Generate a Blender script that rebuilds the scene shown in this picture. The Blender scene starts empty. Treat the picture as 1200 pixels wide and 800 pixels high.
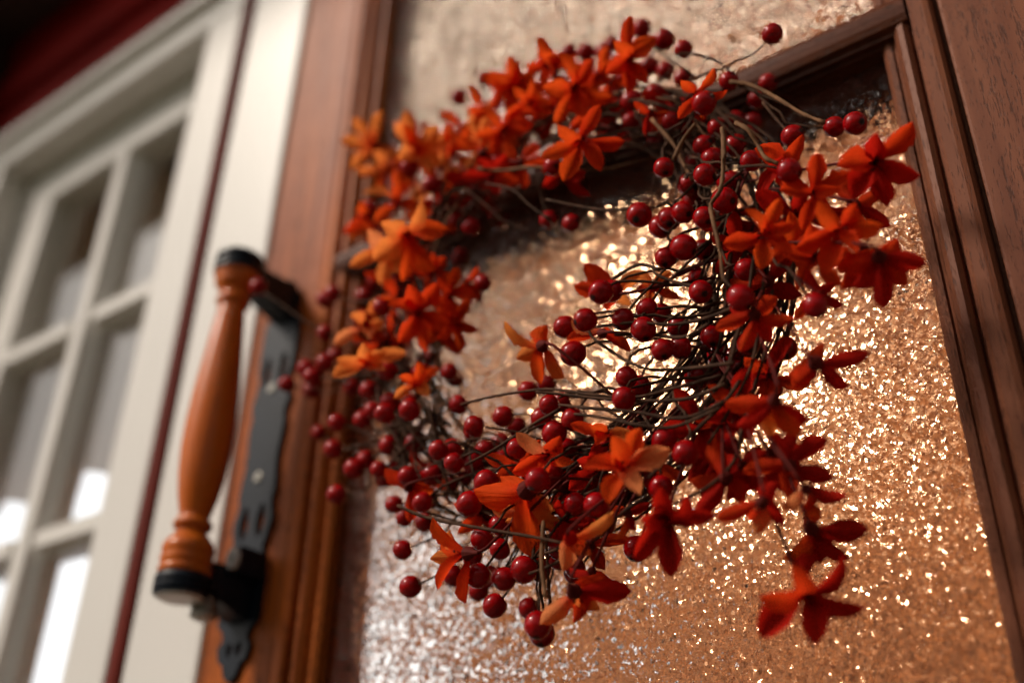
import bpy, bmesh, math, random
from mathutils import Vector, Matrix, noise
random.seed(7)
S = bpy.context.scene
C = S.collection
R_ = math.radians

# ------------------------------------------------------------------ camera
# door face is the XZ plane (y=0 is the glass), x to the right, z up, outdoors is y<0
PX = Vector((0.80096337, -0.28141956, -0.52845123))
PY = Vector((0.59834239, 0.40731826, 0.68998422))
PZ = Vector((0.02107278, -0.86884686, 0.49463226))
F = 1220.57
CAM = Vector((0, -.45, 0))
cd = bpy.data.cameras.new('camera')
cam = bpy.data.objects.new('camera', cd)
C.objects.link(cam)
cam.matrix_world = Matrix(((PX[0], -PX[1], -PX[2], CAM[0]), (PY[0], -PY[1], -PY[2], CAM[1]),
                           (PZ[0], -PZ[1], -PZ[2], CAM[2]), (0, 0, 0, 1)))
cd.sensor_width = 36
cd.lens = F / 1200 * 36
cd.clip_start = .02
cd.clip_end = 3000
cd.dof.use_dof = True
cd.dof.focus_distance = .482
cd.dof.aperture_fstop = 2.75
S.camera = cam

# ------------------------------------------------------------------ world, sun, exposure
SUN_DIR = Vector((-.48, -.62, .68)).normalized()      # towards the sun
W = bpy.data.worlds.new('World')
S.world = W
W.use_nodes = True
wn = W.node_tree.nodes
wl = W.node_tree.links
sky = wn.new('ShaderNodeTexSky')
sky.sky_type = 'NISHITA'
sky.sun_disc = False
sky.sun_elevation = math.asin(SUN_DIR.z)
sky.sun_rotation = math.atan2(SUN_DIR.x, SUN_DIR.y)
sky.dust_density = 5
sky.air_density = 1
hs = wn.new('ShaderNodeHueSaturation')
hs.inputs['Saturation'].default_value = .12               # thin cloud over the whole sky
wl.new(sky.outputs[0], hs.inputs['Color'])
cl = wn.new('ShaderNodeMix')
cl.data_type = 'RGBA'
cl.blend_type = 'MULTIPLY'
cl.inputs['Factor'].default_value = 1
cl.inputs['B'].default_value = (1, .94, .87, 1)
wl.new(hs.outputs[0], cl.inputs['A'])
wl.new(cl.outputs['Result'], wn['Background'].inputs[0])
wn['Background'].inputs[1].default_value = .085
sd = bpy.data.lights.new('sun', 'SUN')
sd.energy = 2.8
sd.angle = R_(9)
sd.color = (1, .87, .74)
sun = bpy.data.objects.new('sun', sd)
C.objects.link(sun)
sun.rotation_euler = SUN_DIR.to_track_quat('Z', 'Y').to_euler()
S.view_settings.view_transform = 'Standard'
S.view_settings.look = 'None'
S.view_settings.gamma = 1
S.view_settings.exposure = -.15
S.cycles.max_bounces = 8
S.cycles.caustics_refractive = False
S.cycles.caustics_reflective = False
S.cycles.denoising_input_passes = 'RGB'
S.cycles.sample_clamp_indirect = 80


def at(px, py, y):
    """the point where the line of sight through a photo pixel meets the vertical plane at depth y"""
    q = Vector((px - 600, py - 400, F))
    d = Vector((PX.dot(q), PY.dot(q), PZ.dot(q)))
    return CAM + d * ((y - CAM.y) / d.y)


def ray(px, py):
    q = Vector((px - 600, py - 400, F))
    return Vector((PX.dot(q), PY.dot(q), PZ.dot(q))).normalized()


# ------------------------------------------------------------------ materials
def mat(name):
    m = bpy.data.materials.new(name)
    m.use_nodes = True
    return m, m.node_tree.nodes, m.node_tree.links, m.node_tree.nodes['Principled BSDF']


def ramp(n, stops):
    r = n.new('ShaderNodeValToRGB')
    e = r.color_ramp.elements
    e[0].position, e[0].color = stops[0][0], (*stops[0][1], 1)
    e[1].position, e[1].color = stops[-1][0], (*stops[-1][1], 1)
    for p, c in stops[1:-1]:
        k = e.new(p)
        k.color = (*c, 1)
    return r


def plain(name, col, rough=.5, var=.12, scale=12, bump=.0, bscale=200, spec=.5, metal=0, coat=0):
    m, n, l, b = mat(name)
    tc = n.new('ShaderNodeTexCoord')
    nz = n.new('ShaderNodeTexNoise')
    nz.inputs['Scale'].default_value = scale
    nz.inputs['Detail'].default_value = 6
    l.new(tc.outputs['Object'], nz.inputs['Vector'])
    r = ramp(n, [(.3, tuple(c * (1 - var) for c in col)), (.7, tuple(min(1, c * (1 + var)) for c in col))])
    l.new(nz.outputs[0], r.inputs[0])
    l.new(r.outputs[0], b.inputs['Base Color'])
    b.inputs['Roughness'].default_value = rough
    b.inputs['Specular IOR Level'].default_value = spec
    b.inputs['Metallic'].default_value = metal
    b.inputs['Coat Weight'].default_value = coat
    if bump:
        z2 = n.new('ShaderNodeTexNoise')
        z2.inputs['Scale'].default_value = bscale
        z2.inputs['Detail'].default_value = 4
        l.new(tc.outputs['Object'], z2.inputs['Vector'])
        bp = n.new('ShaderNodeBump')
        bp.inputs['Strength'].default_value = .6
        bp.inputs['Distance'].default_value = bump
        l.new(z2.outputs[0], bp.inputs['Height'])
        l.new(bp.outputs[0], b.inputs['Normal'])
    return m


def wood(name, dark, light, axis='Z', rough=.42, pore=(.02, .006, .003), pore_amt=.8, coat=.0):
    m, n, l, b = mat(name)
    b.inputs['Specular IOR Level'].default_value = .12
    tc = n.new('ShaderNodeTexCoord')

    def stretch(s, lng):
        mp = n.new('ShaderNodeMapping')
        v = [s, s, s]
        v['XYZ'.index(axis)] = lng
        mp.inputs['Scale'].default_value = v
        l.new(tc.outputs['Object'], mp.inputs['Vector'])
        return mp
    a = stretch(70, 5)
    nz = n.new('ShaderNodeTexNoise')
    nz.inputs['Scale'].default_value = 1
    nz.inputs['Detail'].default_value = 7
    nz.inputs['Distortion'].default_value = .6
    l.new(a.outputs[0], nz.inputs['Vector'])
    r = ramp(n, [(.33, dark), (.5, tuple((x + y) / 2 for x, y in zip(dark, light))), (.68, light)])
    l.new(nz.outputs[0], r.inputs[0])
    p = stretch(1900, 190)
    pz = n.new('ShaderNodeTexNoise')
    pz.inputs['Scale'].default_value = 1
    pz.inputs['Detail'].default_value = 2
    l.new(p.outputs[0], pz.inputs['Vector'])
    band = stretch(420, 3)
    bz = n.new('ShaderNodeTexNoise')
    bz.inputs['Scale'].default_value = 1
    bz.inputs['Detail'].default_value = 2
    l.new(band.outputs[0], bz.inputs['Vector'])
    ad = n.new('ShaderNodeMath')
    ad.operation = 'MULTIPLY_ADD'
    ad.inputs[1].default_value = .55
    l.new(bz.outputs[0], ad.inputs[0])
    l.new(pz.outputs[0], ad.inputs[2])
    pr = n.new('ShaderNodeMapRange')
    pr.inputs['From Min'].default_value = .84
    pr.inputs['From Max'].default_value = .92
    l.new(ad.outputs[0], pr.inputs['Value'])
    ml = n.new('ShaderNodeMath')
    ml.operation = 'MULTIPLY'
    ml.inputs[1].default_value = pore_amt
    l.new(pr.outputs[0], ml.inputs[0])
    mx = n.new('ShaderNodeMix')
    mx.data_type = 'RGBA'
    l.new(ml.outputs[0], mx.inputs['Factor'])
    l.new(r.outputs[0], mx.inputs['A'])
    mx.inputs['B'].default_value = (*pore, 1)
    l.new(mx.outputs['Result'], b.inputs['Base Color'])
    b.inputs['Roughness'].default_value = rough
    b.inputs['Coat Weight'].default_value = coat
    b.inputs['Coat Roughness'].default_value = .25
    bp = n.new('ShaderNodeBump')
    bp.inputs['Strength'].default_value = .7
    bp.inputs['Distance'].default_value = .0001
    bp.invert = True
    l.new(pr.outputs[0], bp.inputs['Height'])
    l.new(bp.outputs[0], b.inputs['Normal'])
    return m


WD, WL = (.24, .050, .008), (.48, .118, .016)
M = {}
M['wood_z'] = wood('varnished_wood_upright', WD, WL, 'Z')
M['wood_x'] = wood('varnished_wood_level_shaded', (.06, .016, .007), (.13, .038, .016), 'X')  # same door wood; the shade on the cross bar is put into the colour
M['wood_r'] = wood('varnished_wood_upright_shaded', (.14, .042, .020), (.23, .080, .040), 'Z', rough=.5, pore_amt=.6)  # same door wood; the right side's shade and dull sheen are in the colour
M['grip'] = wood('turned_grip_wood', (.50, .095, .008), (.68, .165, .016), 'Z', rough=.22, pore_amt=.35, coat=.25)
M['white'] = plain('cream_paint', (.70, .675, .64), .38, .035, 5, .0002, 90)
M['red'] = plain('red_siding_paint', (.25, .011, .009), .6, .15, 9, .0003, 120, spec=.08)
M['red_trim'] = plain('brown_red_trim_paint', (.13, .018, .012), .7, .15, 9, .0003, 120, spec=.08)
M['iron'] = plain('black_iron', (.006, .010, .018), .42, .3, 60, .00025, 500, spec=.22)
M['steel'] = plain('worn_steel', (.30, .29, .26), .55, .15, 80, metal=1)
M['disc'] = plain('pale_plastic', (.60, .59, .57), .4, .05, 30)
M['soffit'] = plain('soffit_paint', (.42, .33, .25), .6, .12, 3)
M['beam'] = plain('dark_stained_timber', (.035, .018, .013), .6, .3, 6)
M['room_wall'] = wood('pine_panelling', (.58, .28, .13), (.76, .43, .22), 'Z', rough=.6, pore_amt=.1, coat=0)
M['room_ceiling'] = plain('room_ceiling_paint', (.50, .28, .16), .7, .08, 4)
M['room_ceiling_dark'] = plain('room_ceiling_dark', (.22, .18, .145), .7, .06, 4)  # front ceiling strip coloured dark so the added bulbs glint in the top pane
M['room_beam'] = plain('room_beam_wood', (.16, .065, .03), .6, .3, 6)
M['room_floor'] = plain('room_floor_boards', (.25, .12, .06), .5, .2, 4)
M['porch_floor'] = plain('porch_boards', (.11, .085, .065), .7, .25, 4, .001, 40)
M['ground'] = plain('lawn', (.06, .085, .03), .9, .35, 1.5, .02, 20)
M['bark'] = plain('bark', (.09, .065, .045), .9, .3, 8, .01, 30)
M['leaf'] = plain('tree_leaf', (.07, .10, .035), .6, .35, 2)
M['curtain'] = plain('beige_curtain', (.72, .62, .50), .8, .1, 20)


def emit(name, col, s):
    m = bpy.data.materials.new(name)
    m.use_nodes = True
    n = m.node_tree.nodes
    n.remove(n['Principled BSDF'])
    e = n.new('ShaderNodeEmission')
    e.inputs[0].default_value = (*col, 1)
    e.inputs[1].default_value = s
    m.node_tree.links.new(e.outputs[0], n['Material Output'].inputs[0])
    return m


M['added_bulb'] = emit('added_lamp_bulb', (1, .50, .25), 1.3)
M['glint_bulb'] = emit('added_small_bulb', (1, .62, .36), 30)  # small emitters added for sparkle in the door glass
M['glint_globe'] = emit('added_round_bulb', (1, .84, .68), 34)
M['glow'] = emit('added_glow_pane', (.95, .97, 1), 2.0)  # emissive pane standing in for daylight inside the room


def glass(name, rough=.0, tint=(1, 1, 1)):
    m, n, l, b = mat(name)
    b.inputs['Base Color'].default_value = (*tint, 1)
    b.inputs['Transmission Weight'].default_value = 1
    b.inputs['Roughness'].default_value = rough
    b.inputs['IOR'].default_value = 1.5
    return m, n, l, b


# pebbled cathedral glass: two scales of lens-like cells pressed into the front
m, n, l, b = glass('pebbled_glass', .08, (.98, .92, .85))
tc = n.new('ShaderNodeTexCoord')
wz = n.new('ShaderNodeTexNoise')
wz.inputs['Scale'].default_value = 300
wz.inputs['Detail'].default_value = 2
l.new(tc.outputs['Object'], wz.inputs['Vector'])
va = n.new('ShaderNodeVectorMath')
va.operation = 'MULTIPLY_ADD'
va.inputs[1].default_value = (.0010, .0010, .0010)
l.new(wz.outputs['Color'], va.inputs[0])
l.new(tc.outputs['Object'], va.inputs[2])
geo = n.new('ShaderNodeNewGeometry')
last = geo.outputs['Normal']
for sc_, amt in ((580, 1.12), (1500, .14)):
    v1 = n.new('ShaderNodeTexVoronoi')
    v1.inputs['Scale'].default_value = sc_
    l.new(va.outputs[0], v1.inputs['Vector'])
    sb = n.new('ShaderNodeVectorMath')
    sb.operation = 'MULTIPLY_ADD'
    sb.inputs[1].default_value = (amt, amt, amt)
    sb.inputs[2].default_value = (-amt / 2, -amt / 2, -amt / 2)
    l.new(v1.outputs['Color'], sb.inputs[0])
    ad = n.new('ShaderNodeVectorMath')
    l.new(last, ad.inputs[0])
    l.new(sb.outputs[0], ad.inputs[1])
    last = ad.outputs[0]
nm = n.new('ShaderNodeVectorMath')
nm.operation = 'NORMALIZE'
l.new(last, nm.inputs[0])
n2 = n.new('ShaderNodeTexNoise')
n2.inputs['Scale'].default_value = 650
n2.inputs['Detail'].default_value = 2
l.new(tc.outputs['Object'], n2.inputs['Vector'])
bp = n.new('ShaderNodeBump')
bp.inputs['Strength'].default_value = .8
bp.inputs['Distance'].default_value = .00050
l.new(n2.outputs[0], bp.inputs['Height'])
l.new(nm.outputs[0], bp.inputs['Normal'])
l.new(bp.outputs[0], b.inputs['Normal'])
b.inputs['IOR'].default_value = 1.16
M['pebble'] = m
# thin window glass: lets the light straight through, mirrors the garden at a slant
m = bpy.data.materials.new('clear_glass')
m.use_nodes = True
n, l = m.node_tree.nodes, m.node_tree.links
n.remove(n['Principled BSDF'])
tp, gl, lw, pw, fr, ms = (n.new('ShaderNode' + k) for k in ('BsdfTransparent', 'BsdfGlossy', 'LayerWeight', 'Math', 'Math', 'MixShader'))
pw.operation = 'POWER'
pw.inputs[1].default_value = 5
fr.operation = 'MULTIPLY_ADD'
fr.inputs[1].default_value = .90
fr.inputs[2].default_value = .16
l.new(lw.outputs['Facing'], pw.inputs[0])
l.new(pw.outputs[0], fr.inputs[0])
gl.inputs['Roughness'].default_value = .02
l.new(fr.outputs[0], ms.inputs[0])
l.new(tp.outputs[0], ms.inputs[1])
l.new(gl.outputs[0], ms.inputs[2])
l.new(ms.outputs[0], n['Material Output'].inputs[0])
M['glass'] = m

# berries: glossy lacquer over dark red
m, n, l, b = mat('berry_lacquer')
oi = n.new('ShaderNodeObjectInfo')
tc = n.new('ShaderNodeTexCoord')
nz = n.new('ShaderNodeTexNoise')
nz.inputs['Scale'].default_value = 2.2
nz.inputs['Detail'].default_value = 3
nz.noise_dimensions = '4D'
l.new(tc.outputs['Object'], nz.inputs['Vector'])
l.new(oi.outputs['Random'], nz.inputs['W'])
r = ramp(n, [(.25, (.12, .001, .002)), (.5, (.30, .001, .003)), (.75, (.42, .004, .006))])
l.new(nz.outputs[0], r.inputs[0])
sz = n.new('ShaderNodeSeparateXYZ')
l.new(tc.outputs['Object'], sz.inputs[0])
tip = n.new('ShaderNodeMapRange')
tip.inputs['From Min'].default_value = .955
tip.inputs['From Max'].default_value = 1.01
l.new(sz.outputs['Z'], tip.inputs['Value'])
mt = n.new('ShaderNodeMix')
mt.data_type = 'RGBA'
mt.inputs['B'].default_value = (.018, .007, .005, 1)
l.new(tip.outputs[0], mt.inputs['Factor'])
l.new(r.outputs[0], mt.inputs['A'])
l.new(mt.outputs['Result'], b.inputs['Base Color'])
b.inputs['Roughness'].default_value = .22
b.inputs['Coat Weight'].default_value = .38
b.inputs['Coat Roughness'].default_value = .05
b.inputs['Specular IOR Level'].default_value = .06
sp = n.new('ShaderNodeTexNoise')
sp.inputs['Scale'].default_value = 9
l.new(tc.outputs['Object'], sp.inputs['Vector'])
bp = n.new('ShaderNodeBump')
bp.inputs['Strength'].default_value = .25
bp.inputs['Distance'].default_value = .0006
l.new(sp.outputs[0], bp.inputs['Height'])
l.new(bp.outputs[0], b.inputs['Normal'])
M['berry'] = m
M['nub'] = plain('berry_nub', (.03, .012, .008), .8)
M['twig'] = plain('twig_bark', (.055, .025, .013), .8, .6, 160, .0004, 900, spec=.15)
M['twig_pale'] = plain('pale_twig_bark', (.16, .078, .036), .75, .4, 120, .0002, 900, spec=.15)
M['stem'] = plain('red_stem', (.09, .008, .005), .75, .3, 120, spec=.15)


def petal_mat(name, base, tip, edge=None):
    """cloth petal: colour runs from the throat to the tip, fine veins, thin enough for light to come through"""
    m, n, l, b = mat(name)
    tc = n.new('ShaderNodeTexCoord')
    oi = n.new('ShaderNodeObjectInfo')
    sx = n.new('ShaderNodeSeparateXYZ')
    l.new(tc.outputs['Object'], sx.inputs[0])
    nz = n.new('ShaderNodeTexNoise')
    nz.noise_dimensions = '4D'
    nz.inputs['Scale'].default_value = 3.0
    nz.inputs['Detail'].default_value = 4
    l.new(tc.outputs['Object'], nz.inputs['Vector'])
    l.new(oi.outputs['Random'], nz.inputs['W'])
    mm = n.new('ShaderNodeMath')
    mm.operation = 'MULTIPLY_ADD'
    mm.inputs[1].default_value = .7
    l.new(nz.outputs[0], mm.inputs[0])
    l.new(sx.outputs['X'], mm.inputs[2])
    r = ramp(n, [(.38, base), (1.0, tip)])
    l.new(mm.outputs[0], r.inputs[0])
    wv = n.new('ShaderNodeTexNoise')
    mp = n.new('ShaderNodeMapping')
    mp.inputs['Scale'].default_value = (1.5, 34, 1)
    l.new(tc.outputs['Object'], mp.inputs['Vector'])
    l.new(mp.outputs[0], wv.inputs['Vector'])
    wv.inputs['Scale'].default_value = 1
    hv = n.new('ShaderNodeHueSaturation')
    mr = n.new('ShaderNodeMapRange')
    mr.inputs['To Min'].default_value = .55
    mr.inputs['To Max'].default_value = 1.4
    l.new(wv.outputs[0], mr.inputs['Value'])
    l.new(mr.outputs[0], hv.inputs['Value'])
    l.new(r.outputs[0], hv.inputs['Color'])
    l.new(hv.outputs[0], b.inputs['Base Color'])
    b.inputs['Roughness'].default_value = .75
    b.inputs['Specular IOR Level'].default_value = .06
    bp = n.new('ShaderNodeBump')
    bp.inputs['Strength'].default_value = .9
    bp.inputs['Distance'].default_value = .0007
    l.new(wv.outputs[0], bp.inputs['Height'])
    l.new(bp.outputs[0], b.inputs['Normal'])
    tr = n.new('ShaderNodeBsdfTranslucent')
    l.new(hv.outputs[0], tr.inputs[0])
    ms = n.new('ShaderNodeMixShader')
    ms.inputs[0].default_value = .54
    l.new(b.outputs[0], ms.inputs[1])
    l.new(tr.outputs[0], ms.inputs[2])
    l.new(ms.outputs[0], n['Material Output'].inputs[0])
    return m


PM = [petal_mat('petal_crimson', (.30, .004, .004), (.62, .016, .007)),
      petal_mat('petal_scarlet', (.50, .008, .004), (.84, .060, .010)),
      petal_mat('petal_vermilion', (.72, .028, .006), (.92, .10, .012)),
      petal_mat('petal_orange', (.85, .060, .010), (1.0, .29, .06)),
      petal_mat('petal_apricot', (.85, .11, .05), (.98, .32, .11))]

# ------------------------------------------------------------------ helpers
WM = {}


def put(o, parent=None, mw=None):
    """link an object at a world matrix under its parent"""
    C.objects.link(o)
    mw = mw or Matrix()
    WM[o] = mw
    if parent:
        o.parent = parent
        o.matrix_basis = WM[parent].inverted() @ mw
    else:
        o.matrix_basis = mw
    return o


def thing(name, label, cat, loc=(0, 0, 0), group=None):
    o = bpy.data.objects.new(name, None)
    o.empty_display_size = .05
    put(o, None, Matrix.Translation(loc))
    o['label'] = label
    o['category'] = cat
    if group:
        o['group'] = group
    return o


def mesh_obj(name, bm, m, parent=None, loc=None, smooth=False, kind=None, label=None):
    me = bpy.data.meshes.new(name)
    if loc is not None:
        bmesh.ops.translate(bm, verts=bm.verts, vec=-Vector(loc))
    bm.normal_update()
    bm.to_mesh(me)
    bm.free()
    me.materials.append(m)
    if smooth:
        for p in me.polygons:
            p.use_smooth = True
    o = bpy.data.objects.new(name, me)
    put(o, parent, Matrix.Translation(loc) if loc is not None else Matrix())
    if kind:
        o['kind'] = kind
    if label:
        o['label'] = label
    return o


def add_box(bm, x0, x1, y0, y1, z0, z1, bev=0, seg=2):
    vs = [bm.verts.new((x, y, z)) for x in (x0, x1) for y in (y0, y1) for z in (z0, z1)]
    fs = [bm.faces.new([vs[i] for i in f]) for f in
          ((0, 1, 3, 2), (4, 6, 7, 5), (0, 4, 5, 1), (2, 3, 7, 6), (0, 2, 6, 4), (1, 5, 7, 3))]
    if bev:
        es = list({e for f in fs for e in f.edges})
        bmesh.ops.bevel(bm, geom=es, offset=bev, segments=seg, affect='EDGES', profile=.5)


def box(name, x0, x1, y0, y1, z0, z1, m, parent=None, bev=0, **k):
    bm = bmesh.new()
    add_box(bm, x0, x1, y0, y1, z0, z1, bev)
    bmesh.ops.recalc_face_normals(bm, faces=bm.faces)
    return mesh_obj(name, bm, m, parent, **k)


def prism(bm, pts, axis, a, b):
    """extrude a closed outline (two coordinates) along x, y or z from a to b"""
    def P(u, v, w):
        return {'x': (w, u, v), 'y': (u, w, v), 'z': (u, v, w)}[axis]
    A = [bm.verts.new(P(u, v, a)) for u, v in pts]
    B = [bm.verts.new(P(u, v, b)) for u, v in pts]
    bm.faces.new(A)
    bm.faces.new(B[::-1])
    for i in range(len(pts)):
        j = (i + 1) % len(pts)
        bm.faces.new((A[i], B[i], B[j], A[j]))
    bmesh.ops.recalc_face_normals(bm, faces=bm.faces)


def lathe(bm, prof, cx, cy, z0=0, seg=28, axis='z', cz=0):
    rings = []
    for z, r in prof:
        rg = []
        for k in range(seg):
            a = 2 * math.pi * k / seg
            if axis == 'z':
                rg.append(bm.verts.new((cx + r * math.cos(a), cy + r * math.sin(a), z0 + z)))
            elif axis == 'y':
                rg.append(bm.verts.new((cx + r * math.cos(a), z0 + z, cz + r * math.sin(a))))
            else:
                rg.append(bm.verts.new((z0 + z, cy + r * math.cos(a), cz + r * math.sin(a))))
        rings.append(rg)
    for a, b in zip(rings, rings[1:]):
        for k in range(seg):
            bm.faces.new((a[k], a[(k + 1) % seg], b[(k + 1) % seg], b[k]))
    bm.faces.new(rings[0][::-1])
    bm.faces.new(rings[-1])
    bmesh.ops.recalc_face_normals(bm, faces=bm.faces)


def tube(bm, pts, r0, r1, sides=6, wob=0):
    prev = None
    up = Vector((0, 0, 1))
    N = len(pts)
    for i, p in enumerate(pts):
        t = (pts[min(i + 1, N - 1)] - pts[max(i - 1, 0)])
        if t.length < 1e-9:
            continue
        t.normalize()
        u = t.cross(up)
        if u.length < .1:
            u = t.cross(Vector((1, 0, 0)))
        u.normalize()
        v = t.cross(u)
        up = -v if False else up
        r = r0 + (r1 - r0) * i / (N - 1)
        if wob:
            r *= 1 + random.uniform(-wob, wob)
        ring = [bm.verts.new(p + (u * math.cos(2 * math.pi * k / sides) + v * math.sin(2 * math.pi * k / sides)) * r)
                for k in range(sides)]
        if prev:
            for k in range(sides):
                bm.faces.new((prev[k], prev[(k + 1) % sides], ring[(k + 1) % sides], ring[k]))
        else:
            bm.faces.new(ring[::-1])
        prev = ring
    bm.faces.new(prev)


def catmull(P, n=6):
    out = []
    P = [P[0] * 2 - P[1]] + P + [P[-1] * 2 - P[-2]]
    for i in range(1, len(P) - 2):
        for k in range(n):
            t = k / n
            a, b, c, d = P[i - 1:i + 3]
            out.append(.5 * ((2 * b) + (c - a) * t + (2 * a - 5 * b + 4 * c - d) * t * t + (3 * b - a - 3 * c + d) * t ** 3))
    out.append(P[-2])
    return out


# ------------------------------------------------------------------ ground, porch, house
FL = -.78
box('ground', -150, 150, -150, 150, FL - .6, FL - .35, M['ground'], kind='structure')
box('porch_floor', -5, 4, -1.8, 0.028, FL - .12, FL, M['porch_floor'], kind='structure')

# red lapped siding on the front wall (boards are parts); the openings are left for door and window
wall = thing('house_wall', 'dark red painted wall of lapped boards above and beside the cream window', 'wall', (-.9, .03, FL))
BH = .11


def board(x0, x1, z):
    bm = bmesh.new()
    prism(bm, [(.0, z), (-.014, z), (-.014, z + .006), (-.002, z + BH - .004), (.0, z + BH - .004)], 'x', x0, x1)
    mesh_obj('siding_board', bm, M['red'], wall)


z = FL
while z < 1.28:
    if z + BH < -.25 or z > .86:
        board(-3.2, -.6805 if z < 1.2 else 1.2, z)
    else:
        board(-3.2, -1.205, z)
    if z < 1.2:
        board(.151, 1.6, z)
    z += BH
box('corner_strip', -.6800, -.6675, -.0215, .02, FL, 1.12, M['red_trim'], wall, .003)
bm = bmesh.new()
add_box(bm, -3.2, -1.14, .001, .03, FL, 1.4)
add_box(bm, -1.14, -.60, .001, .03, .84, 1.4)
add_box(bm, -1.14, -.67, .001, .03, FL, -.22)
add_box(bm, -.60, 1.2, .004, .034, 1.16, 1.4)
add_box(bm, .152, 2.4, .0012, .0305, FL, 1.158)
mesh_obj('wall_sheathing', bm, M['red'], wall)

# porch eave with its beam and a bracket
box('porch_ceiling', -3.4, 1.4, -.46, .0, 1.29, 1.33, M['soffit'], kind='structure')
eave = thing('porch_bracket', 'dark timber bracket under the eave at the far upper left corner', 'bracket', (-1.3, -.05, .9))
bm = bmesh.new()
prism(bm, [(-.016, .84), (-.05, .86), (-.075, .95), (-.13, 1.07), (-.22, 1.13), (-.30, 1.15), (-.30, 1.22), (-.016, 1.22)], 'x', -1.36, -1.26)
mesh_obj('bracket_arm', bm, M['beam'], eave)
box('bracket_cap', -1.40, -1.22, -.32, -.016, 1.22, 1.255, M['soffit'], eave, .003)
box('bracket_beam', -3.0, -1.02, -.10, -.017, 1.10, 1.215, M['beam'], eave, .004)

# ------------------------------------------------------------------ cream door frame
frame = thing('door_frame', 'cream painted door frame boards beside the varnished door', 'door frame', (-.62, 0, FL))
box('frame_board', -.6665, -.5835, -.018, .028, FL, 1.16, M['white'], frame, .003)
box('frame_board', .0640, .150, -.0182, .0278, FL, 1.0960, M['white'], frame, .003)
box('frame_head', -.6660, .150, -.0175, .027, 1.0965, 1.155, M['white'], frame, .003)

# ------------------------------------------------------------------ window
win = thing('window', 'cream framed window of small panes left of the door', 'window', (-.93, .02, -.2))
bm = bmesh.new()
add_box(bm, -.736, -.6810, -.022, .028, -.23, .819, .003)
mesh_obj('casing_board', bm, M['white'], win)
box('casing_board', -1.20, -1.135, -.0221, .028, -.23, .819, M['white'], win, .003)
bm = bmesh.new()
prism(bm, [(.028, .8195), (-.022, .8195), (-.024, .832), (-.024, .845), (-.034, .848), (-.036, .858), (-.020, .862), (.028, .862)], 'x', -1.205, -.6811)
mesh_obj('casing_head', bm, M['white'], win)
box('sill', -1.22, -.68, -.06, .03, -.262, -.2305, M['white'], win, .004)
sash = box('sash_stile', -1.134, -1.062, .015, .05, -.229, .8185, M['white'], win, .002)
box('sash_stile', -.80, -.736, .015, .05, -.229, .8185, M['white'], win, .002)
box('sash_rail', -1.0615, -.8005, .015, .05, .762, .8185, M['white'], win, .002)
box('sash_rail', -1.0615, -.8005, .015, .05, -.229, -.16, M['white'], win, .002)


def muntin_bar(axis, a, b, c, w):
    bm = bmesh.new()
    prof = [(-w * .5, .049), (-w * .5, .031), (-w * .30, .024), (-w * .28, .016), (w * .28, .016), (w * .30, .024), (w * .5, .031), (w * .5, .049)]
    if axis == 'z':
        prism(bm, [(c + u, y) for u, y in prof], 'z', a, b)
    else:
        prism(bm, [(y, c + u) for u, y in prof], 'x', a, b)
    mesh_obj('muntin', bm, M['white'], win)


CX = -.918
levels = [-.1595, .062, .302, .540, .7615]
muntin_bar('z', -.1595, .7615, CX, .034)
for zz in levels[1:-1]:
    muntin_bar('x', -1.0615, CX - .0205, zz, .027)
    muntin_bar('x', CX + .0205, -.8005, zz, .027)
for i in range(4):
    for x0, x1 in ((-1.0615, CX - .015), (CX + .015, -.8005)):
        box('pane', x0 - .004, x1 + .004, .034, .037, levels[i] + .004, levels[i + 1] - .004, M['glass'], win)
# pleated curtain behind the upper part of the window, indoors
bm = bmesh.new()
cur = []
for i in range(61):
    x = -1.45 + .80 * i / 60
    cur.append((x, .085 + .018 * math.sin(i * 1.15) + .008 * math.sin(i * .47)))
A = [bm.verts.new((x, y, .40)) for x, y in cur]
B = [bm.verts.new((x, y, 1.45)) for x, y in cur]
A2 = [bm.verts.new((x, y + .003, .40)) for x, y in cur]
B2 = [bm.verts.new((x, y + .003, 1.45)) for x, y in cur]
for i in range(60):
    bm.faces.new((A[i], A[i + 1], B[i + 1], B[i]))
    bm.faces.new((A2[i + 1], A2[i], B2[i], B2[i + 1]))
    bm.faces.new((A[i + 1], A[i], A2[i], A2[i + 1]))
    bm.faces.new((B[i], B[i + 1], B2[i + 1], B2[i]))
cu = mesh_obj('curtain', bm, M['curtain'], None, smooth=True)
cu['label'] = 'beige pleated curtain hanging behind the upper panes of the window'
cu['category'] = 'curtain'

# ------------------------------------------------------------------ room behind the door
room = [('room_back_wall', -2.6, 2.2, 2.5, 2.6, FL, 1.62, 'room_wall'),
        ('room_left_wall', -2.6, -2.5, .06, 2.495, FL, 1.62, 'room_wall'),
        ('room_right_wall', 2.1, 2.2, .06, 2.495, FL, 1.62, 'room_wall'),
        ('room_floor', -2.6, 2.2, .05, 2.6, FL - .1, FL - .004, 'room_floor'),
        ('room_ceiling', -2.6, 2.2, 1.03, 2.6, 1.625, 1.7, 'room_ceiling'),
        ('room_ceiling', -2.6, 2.2, .05, 1.03, 1.628, 1.7, 'room_ceiling_dark'),
        ('room_front_wall', .2, 2.2, .035, .055, FL, 1.62, 'room_wall'),
        ('room_front_wall', -.67, -.60, .032, .055, FL, 1.62, 'room_wall'),
        ('room_front_wall', -2.6, -1.2, .035, .055, FL, 1.62, 'room_wall')]
for nm, x0, x1, y0, y1, z0, z1, mm in room:
    box(nm, x0, x1, y0, y1, z0, z1, M[mm], kind='structure')
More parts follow.
